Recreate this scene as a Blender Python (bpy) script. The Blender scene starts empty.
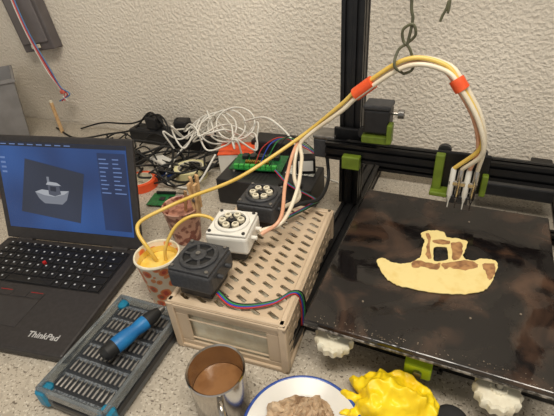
import bpy, bmesh, math, random
from mathutils import Vector, Matrix, noise
random.seed(7)
SC=bpy.context.scene
COL=SC.collection
SC.view_settings.view_transform='Standard'
SC.view_settings.look='None'

# ---------------------------------------------------------------- materials
def srgb(c):
    return tuple(((v/255)/12.92 if v/255<=.04045 else ((v/255+.055)/1.055)**2.4) for v in c)+(1,)
def mat(name,c,rough=.5,metal=0,c2=None,scale=30,lo=.4,hi=.6,bump=0,bscale=None,coat=0,emit=0,trans=0,detail=4):
    m=bpy.data.materials.new(name); m.use_nodes=True
    nt=m.node_tree; b=nt.nodes["Principled BSDF"]
    b.inputs["Base Color"].default_value=srgb(c)
    b.inputs["Roughness"].default_value=rough
    b.inputs["Metallic"].default_value=metal
    b.inputs["Coat Weight"].default_value=coat
    b.inputs["Transmission Weight"].default_value=trans
    if emit:
        b.inputs["Emission Color"].default_value=srgb(c); b.inputs["Emission Strength"].default_value=emit
    tc=nt.nodes.new("ShaderNodeTexCoord")
    if c2:
        n=nt.nodes.new("ShaderNodeTexNoise"); n.inputs["Scale"].default_value=scale; n.inputs["Detail"].default_value=detail
        r=nt.nodes.new("ShaderNodeValToRGB")
        r.color_ramp.elements[0].position=lo; r.color_ramp.elements[1].position=hi
        r.color_ramp.elements[0].color=srgb(c); r.color_ramp.elements[1].color=srgb(c2)
        nt.links.new(tc.outputs["Object"],n.inputs["Vector"]); nt.links.new(n.outputs[0],r.inputs[0]); nt.links.new(r.outputs[0],b.inputs["Base Color"])
    if bump:
        n=nt.nodes.new("ShaderNodeTexNoise"); n.inputs["Scale"].default_value=bscale or scale; n.inputs["Detail"].default_value=3
        bp=nt.nodes.new("ShaderNodeBump"); bp.inputs["Strength"].default_value=bump; bp.inputs["Distance"].default_value=.002
        nt.links.new(tc.outputs["Object"],n.inputs["Vector"]); nt.links.new(n.outputs[0],bp.inputs["Height"]); nt.links.new(bp.outputs[0],b.inputs["Normal"])
    return m

BLACK=mat("black_plastic",(30,30,32),.45,c2=(36,36,38),scale=60)
BLACKM=mat("black_anodised",(20,20,22),.38,.3,c2=(27,27,28),scale=40)
RUBBER=mat("black_rubber",(22,22,23),.6,c2=(28,28,28),scale=50)
PRINTBLK=mat("printed_black",(50,51,54),.5,c2=(60,61,64),scale=200,bump=.25,bscale=300)
WHITEP=mat("white_plastic",(230,228,220),.45,c2=(222,219,210),scale=30)
CREAM=mat("cream_print",(232,227,206),.5,c2=(220,211,186),scale=60)
GREEN=mat("olive_green_print",(104,124,34),.45,c2=(92,110,28),scale=60)
NEON=mat("neon_green_print",(205,235,50),.45,c2=(190,222,40),scale=60)
STEEL=mat("steel",(196,190,182),.2,1,c2=(172,166,158),scale=15)
DULLSTEEL=mat("dull_steel",(150,148,145),.4,.9,c2=(130,128,125),scale=40)
ORANGE=mat("orange_tape",(240,98,50),.45,c2=(228,84,40),scale=50)
WOOD=mat("wood",(214,178,130),.6,c2=(190,150,105),scale=80)
BEIGE=mat("beige_crate_plastic",(204,183,157),.5,c2=(195,174,147),scale=20)
TEAL=mat("teal_plastic",(30,130,165),.4,c2=(24,116,150),scale=30)
PCB=mat("green_circuit_board",(30,110,55),.4,c2=(20,85,42),scale=90)
GREY=mat("grey_plastic",(140,138,138),.5,c2=(128,126,126),scale=20)
COPPERW=mat("gold_pins",(200,160,70),.35,.8,c2=(180,140,60),scale=50)

# ---------------------------------------------------------------- helpers
def root(name,loc=(0,0,0),rz=0):
    e=bpy.data.objects.new(name,None); e.empty_display_size=.02
    e.location=loc; e.rotation_euler=(0,0,math.radians(rz)); COL.objects.link(e); return e
def link(name,me,par,m,loc=(0,0,0),rot=(0,0,0),smooth=False):
    o=bpy.data.objects.new(name,me); COL.objects.link(o)
    if par: o.parent=par
    o.location=loc; o.rotation_euler=tuple(math.radians(a) for a in rot)
    if m: me.materials.append(m)
    if smooth and hasattr(me,"polygons"):
        for p in me.polygons: p.use_smooth=True
    return o
def bevel(o,w,seg=2):
    b=o.modifiers.new("b","BEVEL"); b.width=w; b.segments=seg; b.limit_method='ANGLE'; b.angle_limit=math.radians(40); return o
def box(name,par,loc,size,m,rot=(0,0,0),bv=0,seg=2,taper=None):
    bm=bmesh.new(); bmesh.ops.create_cube(bm,size=1)
    for v in bm.verts:
        k=1
        if taper and v.co.z>0: k=taper
        v.co=Vector((v.co.x*size[0]*k,v.co.y*size[1]*k,v.co.z*size[2]))
    me=bpy.data.meshes.new(name); bm.to_mesh(me); bm.free()
    o=link(name,me,par,m,loc,rot)
    if bv: bevel(o,bv,seg)
    return o
def boxes(name,par,lst,m,loc=(0,0,0),rot=(0,0,0),bv=0):
    """many boxes in one mesh: (cx,cy,cz,sx,sy,sz[,rz])"""
    bm=bmesh.new()
    for b in lst:
        M=Matrix.Translation(b[:3])@Matrix.Rotation(math.radians(b[6]) if len(b)>6 else 0,4,'Z')@Matrix.Diagonal((b[3],b[4],b[5],1))
        bmesh.ops.create_cube(bm,size=1,matrix=M)
    me=bpy.data.meshes.new(name); bm.to_mesh(me); bm.free()
    o=link(name,me,par,m,loc,rot)
    if bv: bevel(o,bv,1)
    return o
def lathe(name,par,prof,m,loc=(0,0,0),rot=(0,0,0),n=48,scal=None,smooth=True):
    bm=bmesh.new(); rings=[]
    for r,z in prof:
        if r<1e-6: rings.append([bm.verts.new((0,0,z))]); continue
        ring=[]
        for i in range(n):
            a=2*math.pi*i/n; rr=r
            if scal: rr=r*(1+scal[1]*math.cos(a*scal[0]))
            ring.append(bm.verts.new((rr*math.cos(a),rr*math.sin(a),z)))
        rings.append(ring)
    for A,B in zip(rings[:-1],rings[1:]):
        for i in range(n):
            j=(i+1)%n
            if len(A)==1 and len(B)==1: continue
            if len(A)==1: bm.faces.new((A[0],B[i],B[j]))
            elif len(B)==1: bm.faces.new((A[i],A[j],B[0]))
            else: bm.faces.new((A[i],A[j],B[j],B[i]))
    bmesh.ops.recalc_face_normals(bm,faces=bm.faces[:])
    me=bpy.data.meshes.new(name); bm.to_mesh(me); bm.free()
    o=link(name,me,par,m,loc,rot)
    if smooth:
        for p in me.polygons: p.use_smooth=True
        me.set_sharp_from_angle(angle=math.radians(35))
    return o
def cyl(name,par,loc,r,h,m,rot=(0,0,0),n=32,bv=0):
    b=min(bv or r*.06,h*.3)
    return lathe(name,par,[(0,-h/2),(r-b,-h/2),(r,-h/2+b),(r,h/2-b),(r-b,h/2),(0,h/2)],m,loc,rot,n)
def cr(pts,k=10):
    P=[Vector(p) for p in pts]; P=[P[0]*2-P[1]]+P+[P[-1]*2-P[-2]]; out=[]
    for i in range(1,len(P)-2):
        a,b,c,d=P[i-1:i+3]
        for j in range(k):
            t=j/k
            out.append(.5*((2*b)+(c-a)*t+(2*a-5*b+4*c-d)*t*t+(3*b-a-3*c+d)*t**3))
    out.append(P[-2]); return out
def tube(name,par,pts,r,m,k=10,raw=False,res=4):
    Q=pts if raw else cr(pts,k)
    c=bpy.data.curves.new(name,"CURVE"); c.dimensions='3D'; c.bevel_depth=r; c.bevel_resolution=res; c.use_fill_caps=True
    s=c.splines.new('POLY'); s.points.add(len(Q)-1)
    for i,q in enumerate(Q): s.points[i].co=(q[0],q[1],q[2],1)
    s.use_smooth=True
    o=bpy.data.objects.new(name,c); COL.objects.link(o); o.parent=par; c.materials.append(m); return o
def poly(name,par,pts,h,m,loc=(0,0,0),rot=(0,0,0),bv=0):
    bm=bmesh.new(); vs=[bm.verts.new((x,y,0)) for x,y in pts]; f=bm.faces.new(vs)
    if h:
        g=bmesh.ops.extrude_face_region(bm,geom=[f])
        bmesh.ops.translate(bm,verts=[v for v in g['geom'] if isinstance(v,bmesh.types.BMVert)],vec=(0,0,h))
    bmesh.ops.triangulate(bm,faces=[q for q in bm.faces if len(q.verts)>4])
    bmesh.ops.recalc_face_normals(bm,faces=bm.faces[:])
    me=bpy.data.meshes.new(name); bm.to_mesh(me); bm.free()
    o=link(name,me,par,m,loc,rot)
    if bv: bevel(o,bv)
    return o
def extr(name,par,loc,w,d,L,axis,m=BLACKM):
    """T-slot aluminium extrusion, cross-section w x d, length L along axis"""
    def side(n):
        out=[]
        k=max(1,round(n/.02)); s=n/k
        for i in range(k):
            q=(i+.5)*s
            out+=[(q-.003,0),(q-.003,.002),(q-.005,.002),(q-.003,.006),(q+.003,.006),(q+.005,.002),(q+.003,.002),(q+.003,0)]
        return out
    pts=[(-w/2,-d/2)]
    pts+=[(-w/2+a,-d/2+b) for a,b in side(w)]; pts.append((w/2,-d/2))
    pts+=[(w/2-b,-d/2+a) for a,b in side(d)]; pts.append((w/2,d/2))
    pts+=[(w/2-a,d/2-b) for a,b in side(w)]; pts.append((-w/2,d/2))
    pts+=[(-w/2+b,d/2-a) for a,b in side(d)]
    rot={'z':(0,0,0),'x':(90,0,90),'y':(-90,0,0)}[axis]
    o=poly(name,par,pts,L,m,loc,rot)
    return o
def perf(name,par,W,Hh,nx,ny,m,loc,rot,L,S,ang=35,t=.003,margin=.008):
    """plastic panel with a grid of real slanted slots (half length L, half width S), centred, in XY plane"""
    bm=bmesh.new(); cw=(W-2*margin)/nx; ch=(Hh-2*margin)/ny
    a0=math.radians(ang)
    for i in range(nx):
        for j in range(ny):
            cx=-W/2+margin+(i+.5)*cw; cy=-Hh/2+margin+(j+.5)*ch
            o=[(-.5,-.5),(0,-.5),(.5,-.5),(.5,0),(.5,.5),(0,.5),(-.5,.5),(-.5,0)]
            outer=[bm.verts.new((cx+a*cw,cy+b*ch,0)) for a,b in o]
            inner=[]
            for a,b in o:
                x=L*(1 if a>0 else -1 if a<0 else 0)*(1 if b==0 else .85); y=S*(1 if b>0 else -1 if b<0 else 0)
                X=x*math.cos(a0)-y*math.sin(a0); Y=x*math.sin(a0)+y*math.cos(a0)
                inner.append(bm.verts.new((cx+X,cy+Y,0)))
            for k in range(8):
                l=(k+1)%8; bm.faces.new((outer[k],outer[l],inner[l],inner[k]))
    x0,y0=W/2,Hh/2; x1,y1=W/2-margin,Hh/2-margin
    O=[bm.verts.new(p+(0,)) for p in [(-x0,-y0),(x0,-y0),(x0,y0),(-x0,y0)]]
    I=[bm.verts.new(p+(0,)) for p in [(-x1,-y1),(x1,-y1),(x1,y1),(-x1,y1)]]
    for k in range(4): bm.faces.new((O[k],O[(k+1)%4],I[(k+1)%4],I[k]))
    bmesh.ops.remove_doubles(bm,verts=bm.verts[:],dist=1e-5)
    bmesh.ops.recalc_face_normals(bm,faces=bm.faces[:])
    me=bpy.data.meshes.new(name); bm.to_mesh(me); bm.free()
    ob=link(name,me,par,m,loc,rot)
    s=ob.modifiers.new("s","SOLIDIFY"); s.thickness=t; s.offset=0
    return ob
def crumple(name,par,blobs,m,loc,amp=.006,fr=40,vox=.0022,seed=0,sub=5,smooth=0):
    bm=bmesh.new()
    for (x,y,z,a,b,c,rz) in blobs:
        M=Matrix.Translation((x,y,z))@Matrix.Rotation(math.radians(rz),4,'Z')@Matrix.Diagonal((a,b,c,1))
        bmesh.ops.create_icosphere(bm,subdivisions=sub,radius=1,matrix=M)
    for v in bm.verts:
        q=v.co*fr+Vector((seed,seed*2,0))
        d=noise.ridged_multi_fractal(q,1.0,2.0,4,1.0,2.0)-1.0
        v.co+=v.co.normalized()*d*amp*.6+Vector((0,0,1))*d*amp
        if v.co.z<0: v.co.z=0
    me=bpy.data.meshes.new(name); bm.to_mesh(me); bm.free()
    o=link(name,me,par,m,loc)
    r=o.modifiers.new("r","REMESH"); r.mode='VOXEL'; r.voxel_size=vox; r.use_smooth_shade=True
    if smooth:
        s=o.modifiers.new("s","SMOOTH"); s.iterations=smooth; s.factor=.6
    return o
def paper_wad(name,par,m,lx,ly,hz,loc,rz,seed):
    """crumpled sheet: a coarse triangulated grid folded into sharp facets"""
    rnd=random.Random(seed); n=19; bm=bmesh.new(); g=[]
    for i in range(n+1):
        row=[]
        for j in range(n+1):
            u=i/n*2-1+rnd.uniform(-.04,.04); v=j/n*2-1+rnd.uniform(-.04,.04)
            rad=1+.30*noise.noise(Vector((math.atan2(v,u)*1.6,seed,0)))
            x=u*math.sqrt(max(0,1-v*v*.42))*lx*rad; y=v*math.sqrt(max(0,1-u*u*.42))*ly*rad
            e=max(0,1-(u*u+v*v)*.6)
            q=Vector((x*60,y*60,seed*3.1))
            z=hz*e*.45+hz*.75*abs(noise.noise(q))*(.4+e)+hz*.35*rnd.random()*(.25+e)
            row.append(bm.verts.new((x,y,z+.0006)))
        g.append(row)
    for i in range(n):
        for j in range(n):
            a,b,c,d=g[i][j],g[i+1][j],g[i+1][j+1],g[i][j+1]
            if rnd.random()<.5: bm.faces.new((a,b,c)); bm.faces.new((a,c,d))
            else: bm.faces.new((a,b,d)); bm.faces.new((b,c,d))
    me=bpy.data.meshes.new(name); bm.to_mesh(me); bm.free()
    o=link(name,me,par,m,loc,(0,0,rz))
    s=o.modifiers.new("s","SOLIDIFY"); s.thickness=.0006; s.offset=1
    return o

# ---------------------------------------------------------------- room
def plaster(name,c,c2):
    m=mat(name,c,.85,c2=c2,scale=3,lo=.3,hi=.7)
    nt=m.node_tree; b=nt.nodes["Principled BSDF"]
    tc=nt.nodes.new("ShaderNodeTexCoord")
    n=nt.nodes.new("ShaderNodeTexNoise"); n.inputs["Scale"].default_value=120; n.inputs["Detail"].default_value=3; n.inputs["Roughness"].default_value=.5
    r=nt.nodes.new("ShaderNodeValToRGB"); r.color_ramp.elements[0].position=.38; r.color_ramp.elements[1].position=.66
    bp=nt.nodes.new("ShaderNodeBump"); bp.inputs["Strength"].default_value=.58; bp.inputs["Distance"].default_value=.0036
    nt.links.new(tc.outputs["Object"],n.inputs["Vector"]); nt.links.new(n.outputs[0],r.inputs[0])
    nt.links.new(r.outputs[0],bp.inputs["Height"]); nt.links.new(bp.outputs[0],b.inputs["Normal"])
    return m
WALL=plaster("wall_plaster",(238,229,214),(232,222,206))
WY=1.02
box("wall_back",None,(0,WY+.05,.5),(6,.1,2.5),WALL)
box("wall_left",None,(-3.05,-.5,.5),(.1,3.0,2.5),WALL)
box("floor",None,(0,-.4,-.80),(6,3.0,.1),mat("floor_vinyl",(120,112,104),.5,c2=(104,97,90),scale=12))
box("ceiling",None,(0,-.2,1.80),(6,2.5,.1),mat("ceiling_paint",(225,222,215),.8,c2=(220,216,208),scale=8))
box("baseboard_back",None,(0,WY-.0075,-.71),(6,.015,.08),WHITEP)
def tablemat():
    m=mat("speckled_laminate",(164,156,144),.42)
    nt=m.node_tree; b=nt.nodes["Principled BSDF"]; tc=nt.nodes.new("ShaderNodeTexCoord")
    base=srgb((184,175,160))
    col=None
    for sc,lo,c,off in [(260,.60,(150,141,128),0),(210,.62,(206,199,186),5),(190,.655,(110,100,89),9),(60,.62,(172,163,149),3)]:
        mp=nt.nodes.new("ShaderNodeMapping"); mp.inputs["Location"].default_value=(off,off,off)
        n=nt.nodes.new("ShaderNodeTexNoise"); n.inputs["Scale"].default_value=sc; n.inputs["Detail"].default_value=1
        r=nt.nodes.new("ShaderNodeValToRGB"); r.color_ramp.elements[0].position=lo; r.color_ramp.elements[1].position=lo+.03
        mx=nt.nodes.new("ShaderNodeMix"); mx.data_type='RGBA'
        nt.links.new(tc.outputs["Object"],mp.inputs[0]); nt.links.new(mp.outputs[0],n.inputs["Vector"]); nt.links.new(n.outputs[0],r.inputs[0]); nt.links.new(r.outputs[0],mx.inputs[0])
        if col is None: mx.inputs[6].default_value=base
        else: nt.links.new(col,mx.inputs[6])
        mx.inputs[7].default_value=srgb(c); col=mx.outputs[2]
    nt.links.new(col,b.inputs["Base Color"]); return m
tb=root("work_table",(-.2,.5,0))
box("table_top",tb,(0,.02,-.0155),(3.2,.98,.03),tablemat(),bv=.003)
for i,(x,y) in enumerate([(-1.5,-.4),(1.5,-.4),(-1.5,.4),(1.5,.4)]):
    box("leg_%d"%(i+1),tb,(x,y,-.39),(.05,.05,.72),DULLSTEEL,bv=.004)

# ---------------------------------------------------------------- laptop
lp=root("laptop",(-.560,.4775,0),11)   # hinge right end
LW,LD=.335,.262
LB=mat("laptop_shell",(46,43,43),.5,c2=(52,49,49),scale=120)
KEY=mat("laptop_keys",(20,20,22),.4,c2=(26,26,28),scale=90)
box("base",lp,(-LW/2,-LD/2,.011),(LW,LD,.016),LB,bv=.004)
for i,x in enumerate((-.3,-.035)):
    box("foot_%d"%i,lp,(x,-LD/2,.0015),(.02,.2,.003),RUBBER)
box("keyboard_well",lp,(-LW/2,-.072,.0192),(.295,.112,.001),KEY)
ks=[]
for r_ in range(6):
    y=-.022-r_*.0192 if r_ else -.021
    if r_==5:
        lay=[1,1,1,1,5.3,1,1,1,1,1.2]
    elif r_==0: lay=[1]*15
    else:
        lay={1:[1]*13+[1.9],2:[1.5]+[1]*12+[1.4],3:[1.8]+[1]*11+[2.1],4:[2.3]+[1]*10+[2.6]}[r_]
    tot=sum(lay); x=-LW/2-.145; hh=.0155 if r_ else .011
    for k in lay:
        w=.29*k/tot
        ks.append((x+w/2,y,.0205,w-.0028,hh,.003)); x+=w
boxes("keys",lp,ks,KEY,bv=.0008)
LEG=mat("key_legends",(200,205,210),.5,c2=(180,185,190),scale=50)
boxes("key_legend_marks",lp,[(k[0]-.0025,k[1]+.002,.02215,.0035,.0032,.0002) for k in ks],LEG)
cyl("track_point",lp,(-LW/2-.015,-.0705,.0225),.0035,.006,mat("red_rubber",(190,30,30),.6,c2=(170,25,25),scale=90))
box("touchpad",lp,(-LW/2-.005,-.193,.0193),(.1,.06,.0012),mat("touchpad",(52,49,50),.35,c2=(56,54,55),scale=70),bv=.0005)
boxes("touchpad_buttons",lp,[(-LW/2-.005+dx,-.152,.0195,.032,.014,.0018) for dx in (-.034,0,.034)],LB,bv=.0005)
boxes("button_stripes",lp,[(-LW/2-.005+dx,-.1465,.0206,.026,.0012,.0003) for dx in (-.034,.034)],mat("red_stripe",(170,30,30),.5,c2=(150,25,25),scale=50))
def text(name,par,s,size,m,loc,rot,ex=.0001):
    c=bpy.data.curves.new(name,"FONT"); c.body=s; c.size=size; c.extrude=ex; c.offset=.00025; c.materials.append(m)
    o=bpy.data.objects.new(name,c); COL.objects.link(o); o.parent=par; o.location=loc; o.rotation_euler=tuple(math.radians(a) for a in rot); return o
text("lettering",lp,"ThinkPad",.016,mat("silver_print",(190,190,190),.4,c2=(170,170,170),scale=20),(-.088,-.236,.0193),(0,0,0))
lid=bpy.data.objects.new("lid_pivot",None); COL.objects.link(lid); lid.parent=lp; lid.location=(0,-.004,.016); lid.rotation_euler=(math.radians(90-18),0,math.radians(0))
LH=.227
box("lid",lid,(-LW/2,LH/2+.004,-.004),(LW,LH,.008),LB,bv=.003)
cyl("hinge_1",lid,(-.05,.002,-.002),.006,.035,LB,rot=(0,90,0)); cyl("hinge_2",lid,(-LW+.05,.002,-.002),.006,.035,LB,rot=(0,90,0))
SX,SY=.305,.186; scx,scy=-LW/2,LH/2+.011
def emi(name,c,s=.9,c2=None):
    m=mat(name,c,.25,c2=c2,scale=7,lo=.3,hi=.75,detail=1); nt=m.node_tree; b=nt.nodes["Principled BSDF"]
    b.inputs["Base Color"].default_value=(0.01,.01,.01,1)
    for l in list(b.inputs["Base Color"].links):
        nt.links.new(l.from_socket,b.inputs["Emission Color"]); nt.links.remove(l)
    if not c2: b.inputs["Emission Color"].default_value=srgb(c)
    b.inputs["Emission Strength"].default_value=s; return m
box("display",lid,(scx,scy,.0006),(SX,SY,.0008),emi("display_blue",(24,50,98),.85,(42,86,152)))
boxes("display_menubar",lid,[(scx,scy+SY/2-.004,.0012,SX,.008,.0002)],emi("display_dark",(16,24,42)))
poly("display_build_plate",lid,[(-.100,-.050),(.045,-.066),(.068,.040),(-.070,.066)],0,emi("display_plate",(34,40,56),.9,(44,52,72)),(scx-.015,scy-.006,.0014))
G1=emi("display_boat_grey",(120,124,134),.9); G2=emi("display_boat_light",(165,168,174),.9); G3=emi("display_boat_shade",(74,78,92),.9)
bx0,by0=scx-.028,scy-.006
poly("display_boat_hull",lid,[(-.044,-.004),(-.022,-.010),(.002,-.012),(.028,-.006),(.040,.002),(.032,-.018),(.020,-.028),(-.024,-.028),(-.036,-.018)],0,G1,(bx0,by0,.0017))
poly("display_boat_deck",lid,[(-.044,-.004),(-.026,.002),(.004,.0),(.040,.002),(.028,-.006),(.002,-.012),(-.022,-.010)],0,G2,(bx0,by0,.0018))
poly("display_boat_cabin",lid,[(-.010,-.008),(-.010,.014),(.002,.016),(.018,.012),(.020,-.006),(.004,-.011)],0,G3,(bx0,by0,.0019))
poly("display_boat_roof",lid,[(-.014,.013),(-.008,.020),(.014,.018),(.023,.012),(.004,.012)],0,G2,(bx0,by0,.0020))
poly("display_boat_funnel",lid,[(-.010,.019),(-.010,.030),(-.004,.030),(-.004,.019)],0,G1,(bx0,by0,.0021))
poly("display_boat_window",lid,[(-.005,.0),(.009,-.001),(.010,.009),(-.004,.010)],0,emi("display_dark3",(30,36,52)),(bx0,by0,.0021))
boxes("display_side_panel",lid,[(scx+SX/2-.034,scy-.002,.0012,.062,SY*.86,.0002)],emi("display_panel",(20,34,68),.9,(28,56,104)))
ln=[]
for i in range(9):
    for k in (0,1):
        w=random.uniform(.012,.026); ln.append((scx+SX/2-.062+k*.03+w/2,scy+.066-i*.0085,.0015,w,.0022,.0002))
for i in range(8): ln.append((scx-SX/2+.02+i*.022,scy+SY/2-.004,.0015,.014,.002,.0002))
for i in range(4): ln.append((scx-SX/2+.012,scy+.06-i*.010,.0015,.012,.004,.0002))
boxes("display_text_lines",lid,ln,emi("display_text",(100,125,175)))

# ---------------------------------------------------------------- bit set case
tc_=root("screwdriver_bit_case",(-.426,.255,0),3)
CW,CL=.122,.188
SMOKE=mat("smoked_tray",(70,74,78),.3,c2=(82,86,90),scale=20)
CLEAR=mat("clear_lid_rim",(190,196,198),.08,c2=(170,178,182),scale=30,trans=.75)
box("tray",tc_,(0,0,.014),(CW,CL,.026),SMOKE,bv=.006,seg=3)
fr=[(0,CL/2-.003,.036,CW,.006,.020),(0,-CL/2+.003,.036,CW,.006,.020),(-CW/2+.003,0,.036,.006,CL,.020),(CW/2-.003,0,.036,.006,CL,.020)]
boxes("rim",tc_,fr,CLEAR,bv=.0025)
boxes("rim_band",tc_,[(0,CL/2-.001,.020,CW-.02,.0045,.010),(0,-CL/2+.001,.020,CW-.05,.0045,.010),(-CW/2+.001,0,.020,.0045,CL-.02,.010),(CW/2-.001,0,.020,.0045,CL-.02,.010)],BLACK,bv=.001)
boxes("teal_clips",tc_,[(-CW/2+.006,-CL/2+.008,.022,.020,.022,.034),(CW/2-.006,-CL/2+.008,.022,.020,.022,.034),(-CW/2+.008,CL/2-.010,.022,.018,.020,.032),(CW/2-.008,CL/2-.010,.022,.014,.018,.030)],TEAL,bv=.004)
slots=[]
for j in range(6):
    yy=-CL/2+.025+j*.0272
    slots.append((0,yy,.0285,CW-.02,.022,.004))
boxes("bit_rows",tc_,slots,mat("bit_foam",(30,33,38),.6,c2=(36,40,46),scale=40))
bm=bmesh.new()
for j in range(6):
    yy=-CL/2+.025+j*.0272
    for i in range(12):
        x=-CW/2+.0165+i*.0081
        bmesh.ops.create_cone(bm,segments=6,radius1=.0021,radius2=.0021,depth=.013,cap_ends=True,matrix=Matrix.Translation((x,yy,.0315))@Matrix.Rotation(math.pi/2,4,'X'))
        bmesh.ops.create_cone(bm,segments=8,radius1=.0014,radius2=.0008,depth=.007,cap_ends=True,matrix=Matrix.Translation((x,yy+.0095,.0315))@Matrix.Rotation(-math.pi/2,4,'X'))
me=bpy.data.meshes.new("bits"); bm.to_mesh(me); bm.free(); link("bits",me,tc_,DULLSTEEL)
boxes("row_labels",tc_,[(0,-CL/2+.0115+j*.0272,.0290,CW-.022,.005,.003) for j in range(7)],mat("label_print",(120,126,132),.5,c2=(60,66,72),scale=300))
sd=root("screwdriver",(-.402,.286,.0585),76)
def alongx(name,par,prof,m): 
    return lathe(name,par,prof,m,rot=(0,90,0),n=24)
BLUEH=mat("blue_grip",(30,120,180),.4,c2=(24,104,165),scale=40)
alongx("grip",sd,[(0,-.060),(.007,-.060),(.0115,-.054),(.0123,-.02),(.0094,-.005),(.0110,.012),(.0110,.03),(.007,.042),(0,.042)],RUBBER)
alongx("grip_band",sd,[(0.0,-.040),(.0123,-.039),(.0128,-.03),(.0124,-.018),(.0100,-.004),(.0115,.008),(.0117,.016),(0,.017)],BLUEH)
alongx("collar",sd,[(0,.042),(.005,.042),(.005,.05),(.003,.052),(0,.052)],DULLSTEEL)

# ---------------------------------------------------------------- cups
def cupmat():
    m=bpy.data.materials.new("patterned_paper"); m.use_nodes=True; nt=m.node_tree; b=nt.nodes["Principled BSDF"]; b.inputs["Roughness"].default_value=.4
    tc=nt.nodes.new("ShaderNodeTexCoord"); v=nt.nodes.new("ShaderNodeTexVoronoi"); v.inputs["Scale"].default_value=56
    r=nt.nodes.new("ShaderNodeValToRGB"); el=r.color_ramp.elements; el[0].position=.0; el[0].color=srgb((120,110,50)); el[1].position=.12; el[1].color=srgb((190,60,40))
    for p_,c_ in [(.26,(222,110,60)),(.40,(232,150,90)),(.50,(236,222,200)),(1,(232,214,190))]:
        e=el.new(p_); e.color=srgb(c_)
    nt.links.new(tc.outputs["Object"],v.inputs["Vector"]); nt.links.new(v.outputs["Distance"],r.inputs[0]); nt.links.new(r.outputs[0],b.inputs["Base Color"]); 
    r.color_ramp.interpolation='CONSTANT'; return m
PAT=cupmat()
BATTER=mat("yellow_batter",(232,196,84),.3,c2=(240,212,116),scale=60,bump=.4,bscale=90)
c1=root("batter_cup",(-.447,.407,0))
lathe("wall",c1,[(0,.003),(.026,.003),(.027,0),(.029,.001),(.038,.094),(.0395,.096),(.0395,.098),(.037,.098),(.0355,.094),(.028,.006),(0,.006)],PAT)
lathe("rim",c1,[(.0375,.094),(.0395,.0945),(.0405,.097),(.0395,.0995),(.0370,.0995),(.0360,.097),(.0375,.094)],CREAM)
lathe("inner_film",c1,[(.0366,.0955),(.0338,.078),(.0334,.078),(.0362,.0957),(.0366,.0955)],BATTER)
lathe("batter",c1,[(0,.078),(.010,.0785),(.0340,.077),(.033,.07),(0,.07)],BATTER)
c2=root("coffee_cup",(-.512,.565,0))
PINKP=mat("pink_cup_print",(206,160,140),.4,c2=(130,72,60),scale=60,lo=.47,hi=.56)
lathe("wall",c2,[(0,.003),(.026,.003),(.027,0),(.029,.001),(.039,.082),(.0405,.084),(.0395,.086),(.037,.084),(.028,.006),(0,.006)],PINKP)
lathe("residue",c2,[(0,.062),(.0345,.060),(.034,.05),(0,.05)],mat("brown_residue",(110,70,55),.5,c2=(180,130,110),scale=50))
box("wooden_stirrer",c2,(.004,.01,.075),(.006,.002,.11),WOOD,rot=(16,18,10))

# ---------------------------------------------------------------- metal mug
mg=root("steel_mug",(-.243,.260,0))
lathe("body",mg,[(0,.002),(.034,.002),(.036,0),(.0378,.003),(.0378,.074),(.0395,.076),(.0385,.078),(.0365,.076),(.0365,.004),(0,.004)],STEEL,n=64)
lathe("coffee",mg,[(0,.038),(.030,.0382),(.0362,.039),(.036,.033),(0,.033)],mat("milky_coffee",(142,100,62),.2,c2=(126,86,52),scale=40))
h=[(.0375,0,.066),(.050,0,.068),(.060,0,.060),(.062,0,.042),(.056,0,.024),(.0375,0,.016)]
ho=tube("handle",mg,h,.0045,STEEL); ho.rotation_euler=(0,0,math.radians(-52))

# ---------------------------------------------------------------- plate with used paper
pl=root("dinner_plate",(-.1225,.257,0))
PORC=mat("porcelain",(232,231,226),.18,c2=(226,224,218),scale=15,coat=.4)
lathe("dish",pl,[(0,.003),(.045,.003),(.047,0),(.050,.0005),(.052,.004),(.075,.0115),(.079,.013),(.0795,.0145),(.078,.0155),(.055,.0075),(.048,.0055),(0,.005)],PORC,n=72)
lathe("blue_rim",pl,[(.0755,.0150),(.0770,.0157),(.0785,.0159),(.0798,.0148),(.0798,.0135),(.078,.0150),(.0755,.0145)],mat("blue_glaze",(40,70,150),.2,c2=(50,85,165),scale=60),n=72)
tsu=root("crumpled_tissue",(-.130,.272,.0062))
TISS=mat("stained_tissue",(200,176,146),.85,c2=(146,114,84),scale=38,lo=.42,hi=.68,bump=.1)
paper_wad("sheet",tsu,TISS,.044,.032,.022,(0,0,0),15,2)
paper_wad("sheet_fold",tsu,TISS,.028,.022,.020,(.004,.002,.010),60,5)

# ---------------------------------------------------------------- yellow glove
GL=mat("yellow_rubber",(252,220,30),.45,c2=(242,204,16),scale=25,bump=.2,bscale=60)
gv=root("rubber_glove",(-.022,.340,.0006))
crumple("crumpled_body",gv,[(0,0,.020,.044,.034,.024,15),(-.028,.012,.016,.026,.020,.020,50),(.03,.006,.012,.026,.020,.018,-20),(-.01,-.02,.016,.04,.016,.020,10),
   (-.042,.0,.010,.026,.007,.009,-30),(-.046,-.016,.010,.026,.007,.009,-8),(-.040,-.030,.010,.028,.007,.009,20),(-.01,-.046,.011,.030,.008,.010,70),(.034,-.020,.010,.02,.010,.012,0)],GL,(0,0,0),amp=.010,fr=25,vox=.0013,seed=1,sub=6,smooth=14)
sp=root("black_bottle_cap",(.048,.338,0))
lathe("cap",sp,[(0,0),(.019,0),(.021,.003),(.021,.020),(.018,.023),(.008,.0235),(0,.022)],RUBBER)

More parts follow.
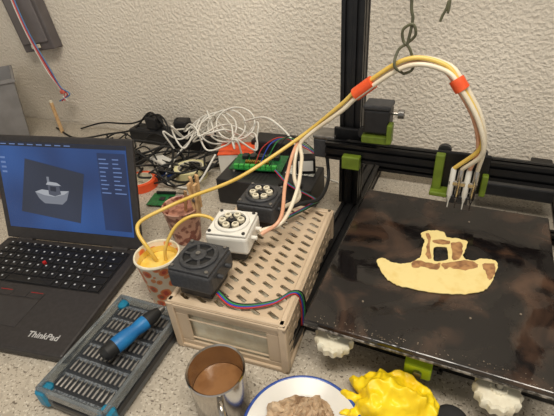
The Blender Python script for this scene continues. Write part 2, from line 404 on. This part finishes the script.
# ---------------------------------------------------------------- crate
crt=root("folding_crate",(-.281,.472,0),5)
W_,L_,H_=.186,.29,.1
perf("lid",crt,W_,L_,6,15,BEIGE,(0,0,H_-.0015),(0,0,0),.0105,.0032,ang=-28,t=.003)
for nm,sx in (("side_right",1),("side_left",-1)):
    perf(nm,crt,L_-.008,H_-.018,12,4,BEIGE,(sx*(W_/2-.003),0,H_/2),(90,0,90),.0075,.0032,ang=0,t=.003)
def frontpanel(nm,y):
    w=W_-.012
    boxes(nm,crt,[(0,y,.010,w,.004,.016),(0,y,.086,w,.004,.016),(-w/2+.012,y,.048,.024,.004,.06),(w/2-.012,y,.048,.024,.004,.06),(0,y,.066,w,.003,.003),(0,y,.026,w,.003,.003)],BEIGE,bv=.0015)
frontpanel("end_front",-L_/2+.004); frontpanel("end_back",L_/2-.004)
ri=[]
for z in (.004,H_-.006):
    ri+=[(0,L_/2-.002,z,W_+.004,.006,.008),(0,-L_/2+.002,z,W_+.004,.006,.008),(W_/2-.001,0,z,.006,L_+.004,.008),(-W_/2+.001,0,z,.006,L_+.004,.008)]
for sx in (-1,1):
    for sy in (-1,1): ri.append((sx*(W_/2-.004),sy*(L_/2-.004),H_/2,.012,.012,H_))
ri.append((0,0,.003,W_-.01,L_-.01,.004)); 
boxes("frame",crt,ri,BEIGE,bv=.0015)
boxes("lid_ribs",crt,[(0,L_/2-.006,H_+.001,W_,.010,.004),(0,-L_/2+.006,H_+.001,W_,.010,.004),(W_/2-.005,0,H_+.001,.008,L_,.004),(-W_/2+.005,0,H_+.001,.008,L_,.004)],BEIGE,bv=.0015)
box("stored_white_carton",crt,(0,-.025,.036),(W_-.04,L_-.07,.060),CREAM,bv=.002)

# ---------------------------------------------------------------- pumps
def pump(body,face,loc,rz,closed=False,hh=.052,s=.071):
    p=root("peristaltic_pump",loc,rz)
    box("stepper_motor",p,(0,0,.011),(s*.76,s*.76,.022),BLACK,bv=.003)
    box("housing",p,(0,0,.018+(hh-.018)/2),(s,s,hh-.018),body,bv=.006,seg=3)
    z=hh
    box("cover_plate",p,(0,0,z+.002),(s*.94,s*.94,.004),body,bv=.0015)
    z+=.004
    lathe("ring",p,[(.023,z-.002),(.029,z-.002),(.029,z+.003),(.0275,z+.0045),(.0235,z+.0045),(.023,z+.003),(.023,z-.002)],face)
    cyl("rotor_cavity",p,(0,0,z+.0002),.0232,.001,RUBBER)
    if closed:
        cyl("hub_cap",p,(0,0,z+.002),.012,.006,face); cyl("hub_bolt",p,(0,0,z+.006),.004,.004,DULLSTEEL,n=6)
        for i in range(6):
            a=i*math.pi/3; box("spoke_%d"%i,p,(.0165*math.cos(a),.0165*math.sin(a),z+.002),(.014,.004,.003),face,rot=(0,0,math.degrees(a)))
    else:
        cyl("hub",p,(0,0,z+.003),.0068,.008,BLACK); cyl("hub_bolt",p,(0,0,z+.008),.003,.003,STEEL,n=6)
        for i in range(6):
            a=i*math.pi/3+.2
            lathe("roller_%d"%i,p,[(.0032,z),(.0060,z),(.0060,z+.006),(.0050,z+.0072),(.0032,z+.0072),(.0032,z)],CREAM,loc=(.0150*math.cos(a),.0150*math.sin(a),0),n=20)
    for i,(a,b) in enumerate([(1,1),(1,-1),(-1,1),(-1,-1)]):
        cyl("screw_%d"%i,p,(a*s*.40,b*s*.40,z+.001),.0028,.003,DULLSTEEL if body is not WHITEP else BLACK,n=12)
    cyl("hose_barb_1",p,(s/2+.004,-.012,z-.018),.0035,.010,face,rot=(0,90,0)); cyl("hose_barb_2",p,(s/2+.004,.012,z-.018),.0035,.010,face,rot=(0,90,0))
    return p
ZT=.1032
pump(PRINTBLK,PRINTBLK,(-.322,.368,ZT),3,closed=True)
pump(WHITEP,WHITEP,(-.318,.460,ZT),10)
pump(PRINTBLK,PRINTBLK,(-.310,.552,ZT),4)

def peg(loc,rz,tilt=8):
    p=root("clothes_peg",loc,rz)
    for k,sg in enumerate((-1,1)):
        box("jaw_%d"%k,p,(sg*.0046,0,.038),(.006,.011,.076),WOOD,rot=(0,sg*tilt*.45,0),bv=.001)
    cyl("spring",p,(0,0,.040),.0038,.014,DULLSTEEL,rot=(90,0,0),n=12)
# both clipped on the rim of the coffee cup
peg((-.4735,.5680,.066),5); peg((-.4890,.5960,.066),55)

# ---------------------------------------------------------------- 3D printer
pr=root("food_3d_printer",(0,0,0))
PX=-.216
extr("base_rail_left",pr,(PX+.016,.345,.020),.04,.04,.62,'y') 
extr("base_rail_right",pr,(.220,.345,.020),.04,.04,.62,'y')
extr("base_rail_rear",pr,(PX+.036,.94,.046),.02,.04,.385,'x')
extr("base_rail_mid",pr,(PX+.036,.79,.014),.02,.02,.385,'x')
extr("bed_rail_centre",pr,(.010,.40,.028),.04,.02,.54,'y')
extr("base_rail_front",pr,(PX+.036,.43,.012),.02,.02,.38,'x')
extr("post_left",pr,(PX,.765,.040),.02,.04,.72,'z')
extr("post_left_front_strip",pr,(PX+.0202,.765,.040),.02,.04,.72,'z')
extr("post_right",pr,(.220,.765,.040),.04,.04,.72,'z')
extr("top_beam",pr,(PX-.01,.765,.7705),.02,.02,.456,'x')
extr("x_beam",pr,(PX-.025,.708,.185),.02,.034,.52,'x')
box("belt_upper",pr,(.02,.708,.2065),(.44,.006,.0015),RUBBER)
box("x_end_plate_left",pr,(PX+.025,.735,.185),(.085,.008,.07),BLACKM,bv=.002)
box("x_end_bracket_green",pr,(PX+.030,.690,.172),(.034,.016,.026),GREEN,bv=.002)
box("left_motor",pr,(PX-.036,.742,.176),(.044,.042,.042),PRINTBLK,bv=.004)
box("left_motor_cap",pr,(PX-.036,.742,.200),(.046,.044,.008),DULLSTEEL,bv=.003)
box("x_motor",pr,(-.145,.712,.254),(.046,.038,.044),BLACK,bv=.004)
box("x_motor_cap",pr,(-.145,.712,.280),(.048,.040,.009),PRINTBLK,bv=.003)
box("x_motor_bracket_green",pr,(-.145,.703,.222),(.048,.03,.014),GREEN,bv=.002)
box("x_motor_bracket_green_side",pr,(-.119,.690,.238),(.009,.02,.036),GREEN,bv=.002)
cyl("x_motor_shaft",pr,(-.115,.712,.266),.003,.03,STEEL,rot=(0,90,0))
cyl("x_motor_pulley",pr,(-.106,.712,.266),.008,.010,DULLSTEEL,rot=(0,90,0))
cyl("v_wheel",pr,(PX+.045,.722,.220),.012,.009,BLACK,rot=(90,0,0))
box("carriage_plate",pr,(.005,.692,.180),(.085,.006,.075),BLACKM,bv=.003)
box("carriage_bracket_green_left",pr,(-.030,.682,.180),(.015,.014,.070),GREEN,bv=.002)
box("carriage_bracket_green_foot",pr,(-.024,.676,.146),(.03,.026,.008),GREEN,bv=.002)
box("carriage_bracket_green_right",pr,(.044,.684,.165),(.010,.012,.040),GREEN,bv=.002)
for i,dx in enumerate((-.026,-.026,.03,.03)):
    cyl("carriage_wheel_%d"%i,pr,(dx,.700,.214 if i%2 else .156),.011,.009,BLACK,rot=(90,0,0))
box("nozzle_block",pr,(.012,.668,.174),(.044,.016,.010),STEEL,bv=.002)
box("nozzle_block_low",pr,(.012,.668,.148),(.044,.014,.005),BLACK,bv=.002)
for i in range(4):
    x=-.006+i*.0118
    lathe("nozzle_%d"%i,pr,[(0,.124),(.0008,.124),(.0012,.136),(.003,.144),(.0046,.150),(.0046,.198),(.0032,.202),(0,.202)],STEEL if i%2 else WHITEP,loc=(x,.664,0),n=16)
box("rear_cable_chain",pr,(.02,.94,.080),(.14,.03,.02),BLACK,bv=.003)
box("rear_cover_panel",pr,(.11,.885,.062),(.15,.06,.03),BLACK,bv=.004)
boxes("rear_brackets",pr,[(-.12,.94,.080,.03,.03,.02),(.16,.94,.084,.04,.03,.03)],BLACKM,bv=.002)
def bedmat():
    m=mat("black_glass_bed",(24,20,19),.3); nt=m.node_tree; b=nt.nodes["Principled BSDF"]
    tc=nt.nodes.new("ShaderNodeTexCoord")
    n=nt.nodes.new("ShaderNodeTexNoise"); n.inputs["Scale"].default_value=8; n.inputs["Detail"].default_value=6; n.inputs["Distortion"].default_value=1.6
    r=nt.nodes.new("ShaderNodeValToRGB"); e=r.color_ramp.elements; e[0].position=.44; e[0].color=(.05,.05,.05,1); e[1].position=.54; e[1].color=(.38,.38,.38,1)
    nt.links.new(tc.outputs["Object"],n.inputs["Vector"]); nt.links.new(n.outputs[0],r.inputs[0]); nt.links.new(r.outputs[0],b.inputs["Roughness"])
    n2=nt.nodes.new("ShaderNodeTexNoise"); n2.inputs["Scale"].default_value=13; n2.inputs["Detail"].default_value=8; n2.inputs["Distortion"].default_value=1.0
    r2=nt.nodes.new("ShaderNodeValToRGB"); e=r2.color_ramp.elements; e[0].position=.47; e[0].color=srgb((20,17,17)); e[1].position=.70; e[1].color=srgb((78,58,46))
    nt.links.new(tc.outputs["Object"],n2.inputs["Vector"]); nt.links.new(n2.outputs[0],r2.inputs[0]); nt.links.new(r2.outputs[0],b.inputs["Base Color"])
    n3=nt.nodes.new("ShaderNodeTexNoise"); n3.inputs["Scale"].default_value=90; n3.inputs["Detail"].default_value=3
    nt.links.new(tc.outputs["Object"],n3.inputs["Vector"])
    bp=nt.nodes.new("ShaderNodeBump"); bp.inputs["Strength"].default_value=.14; bp.inputs["Distance"].default_value=.001
    nt.links.new(n3.outputs[0],bp.inputs["Height"]); nt.links.new(bp.outputs[0],b.inputs["Normal"])
    return m
BX0,BX1,BY0,BY1=-.158,.158,.360,.720
bcx,bcy=(BX0+BX1)/2,(BY0+BY1)/2
box("bed_plate",pr,(bcx,bcy,.0885),(BX1-BX0,BY1-BY0,.005),mat("bed_aluminium",(70,66,62),.45,.6,c2=(170,165,158),scale=120,lo=.45,hi=.6),bv=.001)
box("bed_glass",pr,(bcx,bcy,.0955),(BX1-BX0,BY1-BY0,.008),bedmat(),bv=.0015)
boxes("y_carriage",pr,[(bcx,bcy,.060,.20,.06,.006),(bcx,bcy,.060,.06,.24,.006)],BLACKM,bv=.002)
for i,(x,y) in enumerate([(-.118,.376),(.092,.370),(-.118,.69),(.130,.69)]):
    lathe("levelling_knob_%d"%i,pr,[(0,.046),(.022,.046),(.026,.050),(.027,.062),(.024,.066),(.010,.067),(.009,.070),(0,.070)],CREAM,loc=(x,y,0),n=72,scal=(14,.06))
    cyl("levelling_spring_%d"%i,pr,(x,y,.078),.005,.016,DULLSTEEL)
    cyl("levelling_bolt_%d"%i,pr,(x,y,.052),.002,.03,STEEL,n=12)
box("belt_tensioner",pr,(-.002,.392,.034),(.036,.024,.024),NEON,bv=.003)
cyl("tensioner_pulley",pr,(-.002,.380,.034),.006,.010,DULLSTEEL,rot=(90,0,0))
box("y_motor",pr,(.01,.965,.028),(.042,.042,.042),BLACK,bv=.003)

# boat-shaped pancake lying on the bed
px=[(376,261),(384,260),(392,264),(405,265),(415,262),(421,257),(422,248),(424,240),(420,236),(421,231),(432,229),(444,231),(447,237),(460,239),(468,242),(466,250),(463,258),(471,262),(483,260),(494,262),(496,267),(491,276),(485,285),(475,290),(455,292),(430,290),(405,286),(392,281),(383,273)]
bo=[(x-440,262-y) for x,y in px]
def sm(P,k=4,j_=.4):
    n=len(P); out=[]
    for i in range(n):
        a,b,c,d=[Vector(P[(i+j)%n]) for j in (-1,0,1,2)]
        for j in range(k):
            t=j/k; q=.5*((2*b)+(c-a)*t+(2*a-5*b+4*c-d)*t*t+(3*b-a-3*c+d)*t**3); out.append((q.x+random.uniform(-j_,j_),q.y+random.uniform(-j_,j_)*.8))
    return out
aff=lambda P:[(.00142*u-.000276*v,.0005*u+.00241*v) for u,v in P]
outl=aff(sm(bo,6,.55)); hole=aff(sm([(-6,14),(0,15),(7,14),(8,7),(8,1),(0,-.5),(-6,0),(-7,7)],3))
pc=root("boat_shaped_pancake",(-.0003,.543,.0998))
cv=bpy.data.curves.new("pancake","CURVE"); cv.dimensions='2D'; cv.fill_mode='BOTH'; cv.extrude=.0005; cv.bevel_depth=.0004; cv.bevel_resolution=2
for P in (outl,hole):
    s=cv.splines.new('POLY'); s.points.add(len(P)-1); s.use_cyclic_u=True
    for i,q in enumerate(P): s.points[i].co=(q[0],q[1],0,1)
YB=mat("cooked_batter",(230,211,146),.5,c2=(222,196,124),scale=45,lo=.5,hi=.74,bump=.1,bscale=140)
cv.materials.append(YB)
o=bpy.data.objects.new("pancake",cv); COL.objects.link(o); o.parent=pc; o.location=(0,0,.0010)
BRN=mat("browned_batter",(132,92,60),.5,c2=(176,132,86),scale=80,bump=.25,bscale=140)
def patch(nm,P,h=.0003,m=BRN): poly(nm,pc,aff(sm(P,4,.8)),h,m,(0,0,.0018))
patch("brown_cabin_left",[(-15,29),(-10,27),(-10,14),(-9,2),(-14,4),(-14,14),(-13,22)])
patch("brown_cabin_right",[(11,18),(22,19),(23,10),(20,3),(13,1),(12,12)])
patch("brown_lintel",[(8,21),(10,17),(-6,18),(-6,22)])
patch("brown_deck_left",[(-28,-1),(-20,0),(-8,-3),(0,-3),(-4,-9),(-16,-6),(-26,-7)])
patch("brown_deck_right",[(2,-3),(20,0),(34,-1),(36,-6),(24,-9),(10,-7),(4,-8)])
patch("brown_stern",[(42,-4),(53,-3),(52,-12),(46,-18),(44,-12)])
bm=bmesh.new()
for i in range(90):
    x=random.uniform(BX0+.01,BX1-.01); y=random.uniform(BY0+.002,BY0+.016)
    bmesh.ops.create_icosphere(bm,subdivisions=1,radius=random.uniform(.0004,.0010),matrix=Matrix.Translation((x,y,.0999)))
for (x,y) in [(.034,.665),(-.09,.42),(.11,.47),(.05,.44)]:
    bmesh.ops.create_icosphere(bm,subdivisions=1,radius=.0018,matrix=Matrix.Translation((x,y,.0999)))
me=bpy.data.meshes.new("crumbs"); bm.to_mesh(me); bm.free(); link("batter_crumbs",me,pc,mat("dried_crumbs",(140,128,112),.7,c2=(110,96,80),scale=80),(.0003,-.543,-.0998))

# ---------------------------------------------------------------- tube bundle
tbn=root("silicone_tube_bundle")
TW=mat("milky_tube",(230,220,198),.35,c2=(220,206,180),scale=20)
TP=mat("pinkish_tube",(222,170,140),.35,c2=(214,156,122),scale=20)
TY=mat("batter_filled_tube",(228,196,104),.3,c2=(220,184,84),scale=25)
mid=[(-.276,.66,.220),(-.200,.66,.288),(-.168,.655,.320),(-.099,.65,.370),(-.045,.65,.366),(-.018,.642,.341),(.012,.642,.296),(.026,.650,.245)]
def strand(nm,start,off,m,r,endx):
    pts=list(start)
    for (x,y,z) in mid: pts.append((x+off[0],y+off[1],z+off[2]))
    pts.append((endx,.664,.200)); tube(nm,tbn,pts,r,m,k=12)
strand("tube_yellow",[(-.452,.41,.070),(-.460,.405,.105),(-.485,.415,.128),(-.492,.435,.138),(-.470,.48,.142),(-.435,.515,.152),(-.36,.57,.176)],(0,0,.005),TY,.0034,-.006)
strand("tube_white",[(-.268,.552,.140),(-.245,.57,.155),(-.27,.61,.176)],(.004,-.005,-.003),TW,.0036,.0058)
strand("tube_pink",[(-.272,.47,.138),(-.250,.50,.155),(-.268,.57,.185)],(-.003,.005,-.003),TP,.0032,.0176)
strand("tube_cream",[(-.277,.475,.140),(-.246,.50,.150),(-.244,.56,.175),(-.258,.62,.20)],(.005,.004,.004),TW,.0034,.0294)
tube("tube_feed_short",tbn,[(-.440,.415,.070),(-.436,.420,.105),(-.420,.440,.140),(-.398,.462,.152),(-.375,.475,.146),(-.352,.470,.138)],.0030,TY)
P=cr([Vector(m_) for m_ in mid],12)
def seg(nm,i0,i1):
    tube(nm,tbn,[(q.x+.0015,q.y+.001,q.z+.0005) for q in P[i0:i1]],.0108,ORANGE,raw=True)
seg("orange_tape_wrap",22,29); seg("orange_tape_wrap_2",56,62)
OL=mat("olive_wire",(98,98,74),.5,c2=(82,82,62),scale=60)
hw=root("hanging_wire")
tube("strand",hw,[(-.099,.65,.354),(-.112,.64,.368),(-.110,.65,.388),(-.098,.652,.398),(-.088,.65,.410),(-.093,.648,.424),(-.106,.65,.416),(-.104,.652,.400),(-.095,.65,.392),(-.088,.655,.372),(-.089,.66,.358),(-.099,.65,.354)],.0021,OL)
tube("strand_up",hw,[(-.098,.65,.396),(-.094,.65,.43),(-.098,.65,.46),(-.096,.65,.60),(-.10,.65,1.2),(-.10,.65,1.75)],.0022,OL)
hw2=root("hanging_wire",(0,0,0))
tube("strand",hw2,[(-.062,.70,.418),(-.060,.70,.425),(-.054,.70,.445),(-.052,.70,.50),(-.052,.70,1.2),(-.05,.70,1.75)],.002,OL)

# ---------------------------------------------------------------- background electronics
ps=root("power_supply_unit",(-.405,.775,0),4)
box("case",ps,(0,0,.034),(.235,.115,.066),BLACK,bv=.003)
boxes("vent_slots",ps,[(-.08+i*.010,0,.0673,.004,.08,.0008) for i in range(9)],RUBBER)
boxes("terminal_strip",ps,[(.045+i*.011,-.048,.0695,.009,.014,.006) for i in range(5)],BLACKM)
box("label",ps,(.070,.025,.0674),(.07,.04,.0006),mat("printed_label",(205,205,195),.5,c2=(120,120,118),scale=120,lo=.5,hi=.6))
mb=root("mains_adapter",(-.325,.805,.0678),20)
box("case",mb,(0,0,.020),(.045,.030,.040),BLACKM,bv=.003); box("label",mb,(0,-.0152,.022),(.034,.0006,.026),WHITEP); 
cb=root("controller_board",(-.445,.800,.0678),10)
box("board",cb,(0,0,.008),(.13,.08,.002),PCB)
for i,(x,y) in enumerate([(-.055,-.035),(.055,-.035),(-.055,.035),(.055,.035)]): cyl("standoff_%d"%i,cb,(x,y,.0035),.003,.007,WHITEP,n=6)
boxes("driver_chips",cb,[(-.04+i*.02,.018,.014,.014,.018,.010) for i in range(5)],BLACK,bv=.0005)
boxes("connectors",cb,[(-.048+i*.0135,-.032,.013,.011,.009,.010) for i in range(8)],mat("green_terminals",(70,180,80),.4,c2=(60,165,70),scale=40))
boxes("header_pins",cb,[(-.03+i*.005,-.01,.013,.003,.010,.008) for i in range(12)],COPPERW)
fa=root("orange_notepad",(-.560,.890,0),20)
box("sheets",fa,(0,0,.027),(.095,.070,.054),WHITEP,bv=.001); box("cover",fa,(0,0,.0555),(.097,.072,.0025),ORANGE)
pi_=root("single_board_computer",(-.650,.672,0),15)
box("board",pi_,(0,0,.006),(.085,.056,.0016),PCB)
boxes("ports",pi_,[(.036,-.018,.013,.018,.014,.014),(.036,.0,.013,.018,.014,.014),(.036,.019,.013,.02,.015,.013)],STEEL,bv=.0005)
boxes("chips",pi_,[(-.01,0,.0078,.014,.014,.002),(.012,.004,.0078,.011,.011,.002)],BLACK)
boxes("gpio_header",pi_,[(-.008,.024,.010,.052,.005,.008)],BLACK)
for i,(x,y) in enumerate([(-.036,-.022),(.022,-.022),(-.036,.022),(.022,.022)]): cyl("standoff_%d"%i,pi_,(x,y,.0026),.003,.005,COPPERW,n=6)
def ring(name,loc,ro,rin,h,m,m2):
    r_=root(name,loc)
    lathe("roll",r_,[(rin,0),(ro,0),(ro,h),(rin,h),(rin,0)],m); lathe("core",r_,[(rin-.002,.0),(rin,0),(rin,h+.0004),(rin-.002,h+.0004),(rin-.002,0)],m2)
ring("adhesive_tape_roll",(-.765,.715,0),.044,.033,.022,ORANGE,CREAM)
ring("adhesive_tape_roll",(-.660,.800,0),.044,.035,.030,mat("clear_tape",(226,220,170),.3,c2=(214,206,156),scale=20),CREAM)
st=root("power_strip",(-.840,.965,0),0)
box("body",st,(0,0,.024),(.30,.058,.044),BLACK,bv=.006,seg=3)
for i in range(5):
    x=-.11+i*.05
    lathe("socket_%d"%i,st,[(.0165,.0455),(.0195,.0455),(.0195,.0475),(.0165,.0475),(.0165,.0455)],PRINTBLK,loc=(x,0,0),n=28)
    cyl("socket_floor_%d"%i,st,(x,0,.0462),.0165,.0008,RUBBER)
cyl("rocker_switch",st,(.138,0,.048),.006,.004,mat("red_switch",(180,30,30),.3,c2=(170,26,26),scale=30))
def plug(name,loc,m,rz=0):
    p=root(name,loc,rz)
    box("body",p,(0,0,.020),(.044,.040,.040),m,bv=.006,seg=3); cyl("strain_relief",p,(.026,0,.024),.005,.016,m,rot=(0,90,0)); box("cable_socket",p,(-.018,0,.040),(.006,.02,.004),m,bv=.001)
plug("usb_charger",(-.90,.965,.0478),BLACK,0); plug("usb_charger",(-.79,.965,.0478),BLACK,10)
ad=root("laptop_charger",(-.905,.80,0),35); box("brick",ad,(0,0,.015),(.11,.05,.029),BLACK,bv=.005,seg=3); cyl("strain_relief",ad,(.06,0,.015),.005,.02,BLACK,rot=(0,90,0))
ad=root("usb_hub",(-.80,.84,0),-20); box("case",ad,(0,0,.010),(.09,.035,.019),WHITEP,bv=.003); boxes("ports",ad,[(-.03+i*.02,-.0178,.010,.013,.001,.006) for i in range(4)],BLACK)
bx=root("relay_module",(-.735,.785,0),25); box("board",bx,(0,0,.004),(.05,.035,.0016),mat("blue_board",(30,60,130),.4,c2=(24,50,110),scale=60)); boxes("relays",bx,[(-.012,0,.012,.015,.015,.014),(.011,0,.012,.015,.015,.014)],BLACK); boxes("feet",bx,[(-.02,0,.0016,.004,.03,.003),(.02,0,.0016,.004,.03,.003)],BLACK)
ec=root("electronics_enclosure",(-.470,.955,0),3)
box("case",ec,(0,0,.035),(.13,.06,.069),BLACK,bv=.004); boxes("vents",ec,[(-.04+i*.01,-.0303,.04,.005,.001,.03) for i in range(9)],RUBBER)

def wander(n,x0,x1,y0,y1,z0=.004,z1=.03):
    a=random.random()*6; x=random.uniform(x0,x1); y=random.uniform(y0,y1); P=[(x,y,z0)]
    for i in range(n):
        a+=random.uniform(-.9,1.3); s=random.uniform(.04,.09)
        nx=x+s*math.cos(a); ny=y+s*math.sin(a)
        if not (x0<nx<x1): a=math.pi-a; nx=min(max(nx,x0),x1)
        if not (y0<ny<y1): a=-a; ny=min(max(ny,y0),y1)
        x,y=nx,ny; P.append((x,y,random.uniform(z0,z1)))
    return P
cbk=root("black_cable_tangle")
for i in range(12): tube("cable_%d"%i,cbk,wander(9,-1.12,-.60,.72,.93,.004,.05),random.choice([.0022,.003,.0026]),RUBBER)
tube("long_cable",cbk,[(-1.35,.95,.004),(-1.2,.90,.004),(-1.08,.93,.02),(-.98,.95,.04),(-.9,.96,.10),(-.82,.93,.05),(-.78,.88,.01)],.003,RUBBER)
tube("long_cable_2",cbk,[(-1.25,.97,.004),(-1.15,.985,.03),(-1.0,.97,.05),(-.86,.95,.10),(-.80,.90,.05),(-.86,.84,.02),(-.93,.80,.02)],.0028,RUBBER)
tube("arched_cable",cbk,[(-.93,.72,.01),(-.92,.76,.05),(-.88,.80,.06),(-.80,.80,.03),(-.74,.76,.02),(-.70,.74,.004)],.003,RUBBER)
cwh=root("white_cable_tangle")
for i in range(6): tube("cable_%d"%i,cwh,wander(8,-.76,-.50,.84,.97,.05,.13),.0025,WHITEP)
for i in range(3):
    c=(-.64+.03*i,.93,.09+.010*i); tube("coil_%d"%i,cwh,[(c[0]+.060*math.cos(a*.5),c[1]+.030*math.sin(a*.5),c[2]+.035*math.sin(a*.5)) for a in range(0,14)],.0025,WHITEP)
tube("drape",cwh,[(-.72,.93,.06),(-.74,.86,.03),(-.72,.76,.004),(-.66,.735,.004),(-.60,.74,.02),(-.57,.80,.08)],.0027,WHITEP)
tube("drape_2",cwh,[(-.55,.93,.12),(-.47,.90,.15),(-.41,.88,.13),(-.36,.86,.09),(-.30,.86,.03),(-.27,.88,.004)],.0027,WHITEP)
wr=root("stepper_wiring")
cols=[mat("wire_red",(190,40,35),.5,c2=(170,34,30),scale=40),mat("wire_blue",(40,70,180),.5,c2=(34,60,160),scale=40),mat("wire_green",(50,140,70),.5,c2=(40,120,60),scale=40),RUBBER]
for i,m_ in enumerate(cols):
    o_=i*.0026
    tube("wire_a_%d"%i,wr,[(-.288,.348+o_,.114),(-.262,.340+o_,.1075),(-.235,.346+o_,.1065),(-.205,.366+o_,.1065),(-.190,.390+o_,.1065),(-.181+o_*.5,.398+o_,.100),(-.178+o_*.5,.402+o_,.07),(-.180+o_*.5,.404+o_,.03)],.0012,m_)
    tube("wire_b_%d"%i,wr,[(-.275+o_,.545,.115),(-.24+o_,.60,.12),(-.26+o_,.68,.08),(-.33,.715+o_,.08),(-.38,.75+o_,.09)],.0011,m_)
    tube("wire_c_%d"%i,wr,[(-.44+i*.012,.77,.088),(-.43+i*.02,.80,.12+.01*i),(-.40+i*.015,.84,.13),(-.33,.82+i*.006,.12),(-.28,.76+o_,.14),(-.26,.745,.165)],.0012,m_)
tube("cable_sheath",wr,[(-.275,.56,.125),(-.245,.58,.135),(-.225,.62,.125),(-.235,.70,.12),(-.25,.735,.16)],.0035,RUBBER)

# ---------------------------------------------------------------- wall box and left objects
jb=root("cable_junction_box",(-1.335,WY,.285),0); jb.rotation_euler=(0,math.radians(-7),0)
GB=mat("grey_brown_plastic",(104,98,98),.5,c2=(92,86,86),scale=10)
box("case",jb,(0,-.018,.10),(.15,.036,.24),GB,bv=.004)
box("lid",jb,(0,-.038,.105),(.12,.006,.20),mat("grey_lid",(120,114,114),.45,c2=(110,104,104),scale=10),bv=.002)
box("latch",jb,(0,-.043,-.004),(.04,.006,.012),CREAM,bv=.001)
for i,(m_,dx) in enumerate([(mat("pink_wire",(226,130,125),.5,c2=(214,110,108),scale=30),0),(mat("sky_wire",(90,140,190),.5,c2=(80,128,180),scale=30),.009),(cols[0],.005),(WHITEP,-.005)]):
    tube("hanging_lead_%d"%i,jb,[(.0+dx,-.045,.20),(.004+dx,-.055,.12),(.012+dx,-.06,.03),(.022+dx*1.5,-.055,-.08),(.036+dx*.6,-.05,-.14),(.043+dx*3,-.05,-.165),(.038-dx*3,-.055,-.185)],.0020,m_)
box("lead_connector",jb,(.043,-.052,-.155),(.018,.012,.012),mat("coral_connector",(226,120,100),.5,c2=(210,104,88),scale=30),bv=.003)
bn=root("storage_bin",(-1.485,.83,0),10)
lathe("tub",bn,[(0,.002),(.115,.002),(.12,.0),(.122,.004),(.150,.20),(.158,.202),(.158,.212),(.148,.212),(.146,.202),(.118,.006),(0,.006)],GREY,n=4)
jr=root("brown_mug",(-1.10,.575,0))
lathe("body",jr,[(0,.002),(.034,.002),(.038,.006),(.040,.05),(.040,.092),(.038,.094),(.036,.092),(.035,.008),(0,.006)],mat("brown_glaze",(150,112,96),.3,c2=(110,70,58),scale=30))
tube("handle",jr,[(.039,0,.078),(.058,0,.074),(.062,0,.050),(.054,0,.030),(.039,0,.022)],.0045,mat("brown_glaze2",(130,90,76),.3,c2=(110,70,58),scale=30))
pn=root("wooden_dowel",(-1.30,.93,0)); cyl("stick",pn,(0,0,.055),.006,.11,WOOD); cyl("tip",pn,(0,0,.113),.005,.008,CREAM)

# ---------------------------------------------------------------- light, world, camera
def area(n,loc,tgt,sx,sy,p,c):
    l=bpy.data.lights.new(n,"AREA"); l.shape='RECTANGLE'; l.size=sx; l.size_y=sy; l.energy=p; l.color=c
    o=bpy.data.objects.new(n,l); COL.objects.link(o); o.location=loc
    o.rotation_euler=(Vector(tgt)-Vector(loc)).to_track_quat('-Z','Y').to_euler(); return o
area("ceiling_lamp",(.0,.05,1.70),(-.1,.60,0),1.1,.4,30,(1,.93,.82))
w=bpy.data.worlds.new("w"); SC.world=w; w.use_nodes=True
bg=w.node_tree.nodes["Background"]; bg.inputs[0].default_value=(1,.97,.92,1); bg.inputs[1].default_value=.52

p=math.radians(33.8);t=math.radians(4.9);yaw=math.radians(27)
fw=Vector((-math.sin(yaw),math.cos(yaw),0)); r=Vector((math.cos(yaw),math.sin(yaw),0)); up=Vector((0,0,1))
d=fw*math.cos(p)-up*math.sin(p); u=fw*math.sin(p)+up*math.cos(p)
X=r*math.cos(t)-u*math.sin(t); Y=r*math.sin(t)+u*math.cos(t)
M=Matrix((X,Y,-d)).transposed().to_4x4(); M.translation=(0,0,.55)
cam=bpy.data.cameras.new("camera"); cam.lens=27.16; cam.sensor_width=36; cam.clip_start=.02
co=bpy.data.objects.new("camera",cam); COL.objects.link(co); co.matrix_world=M; SC.camera=co
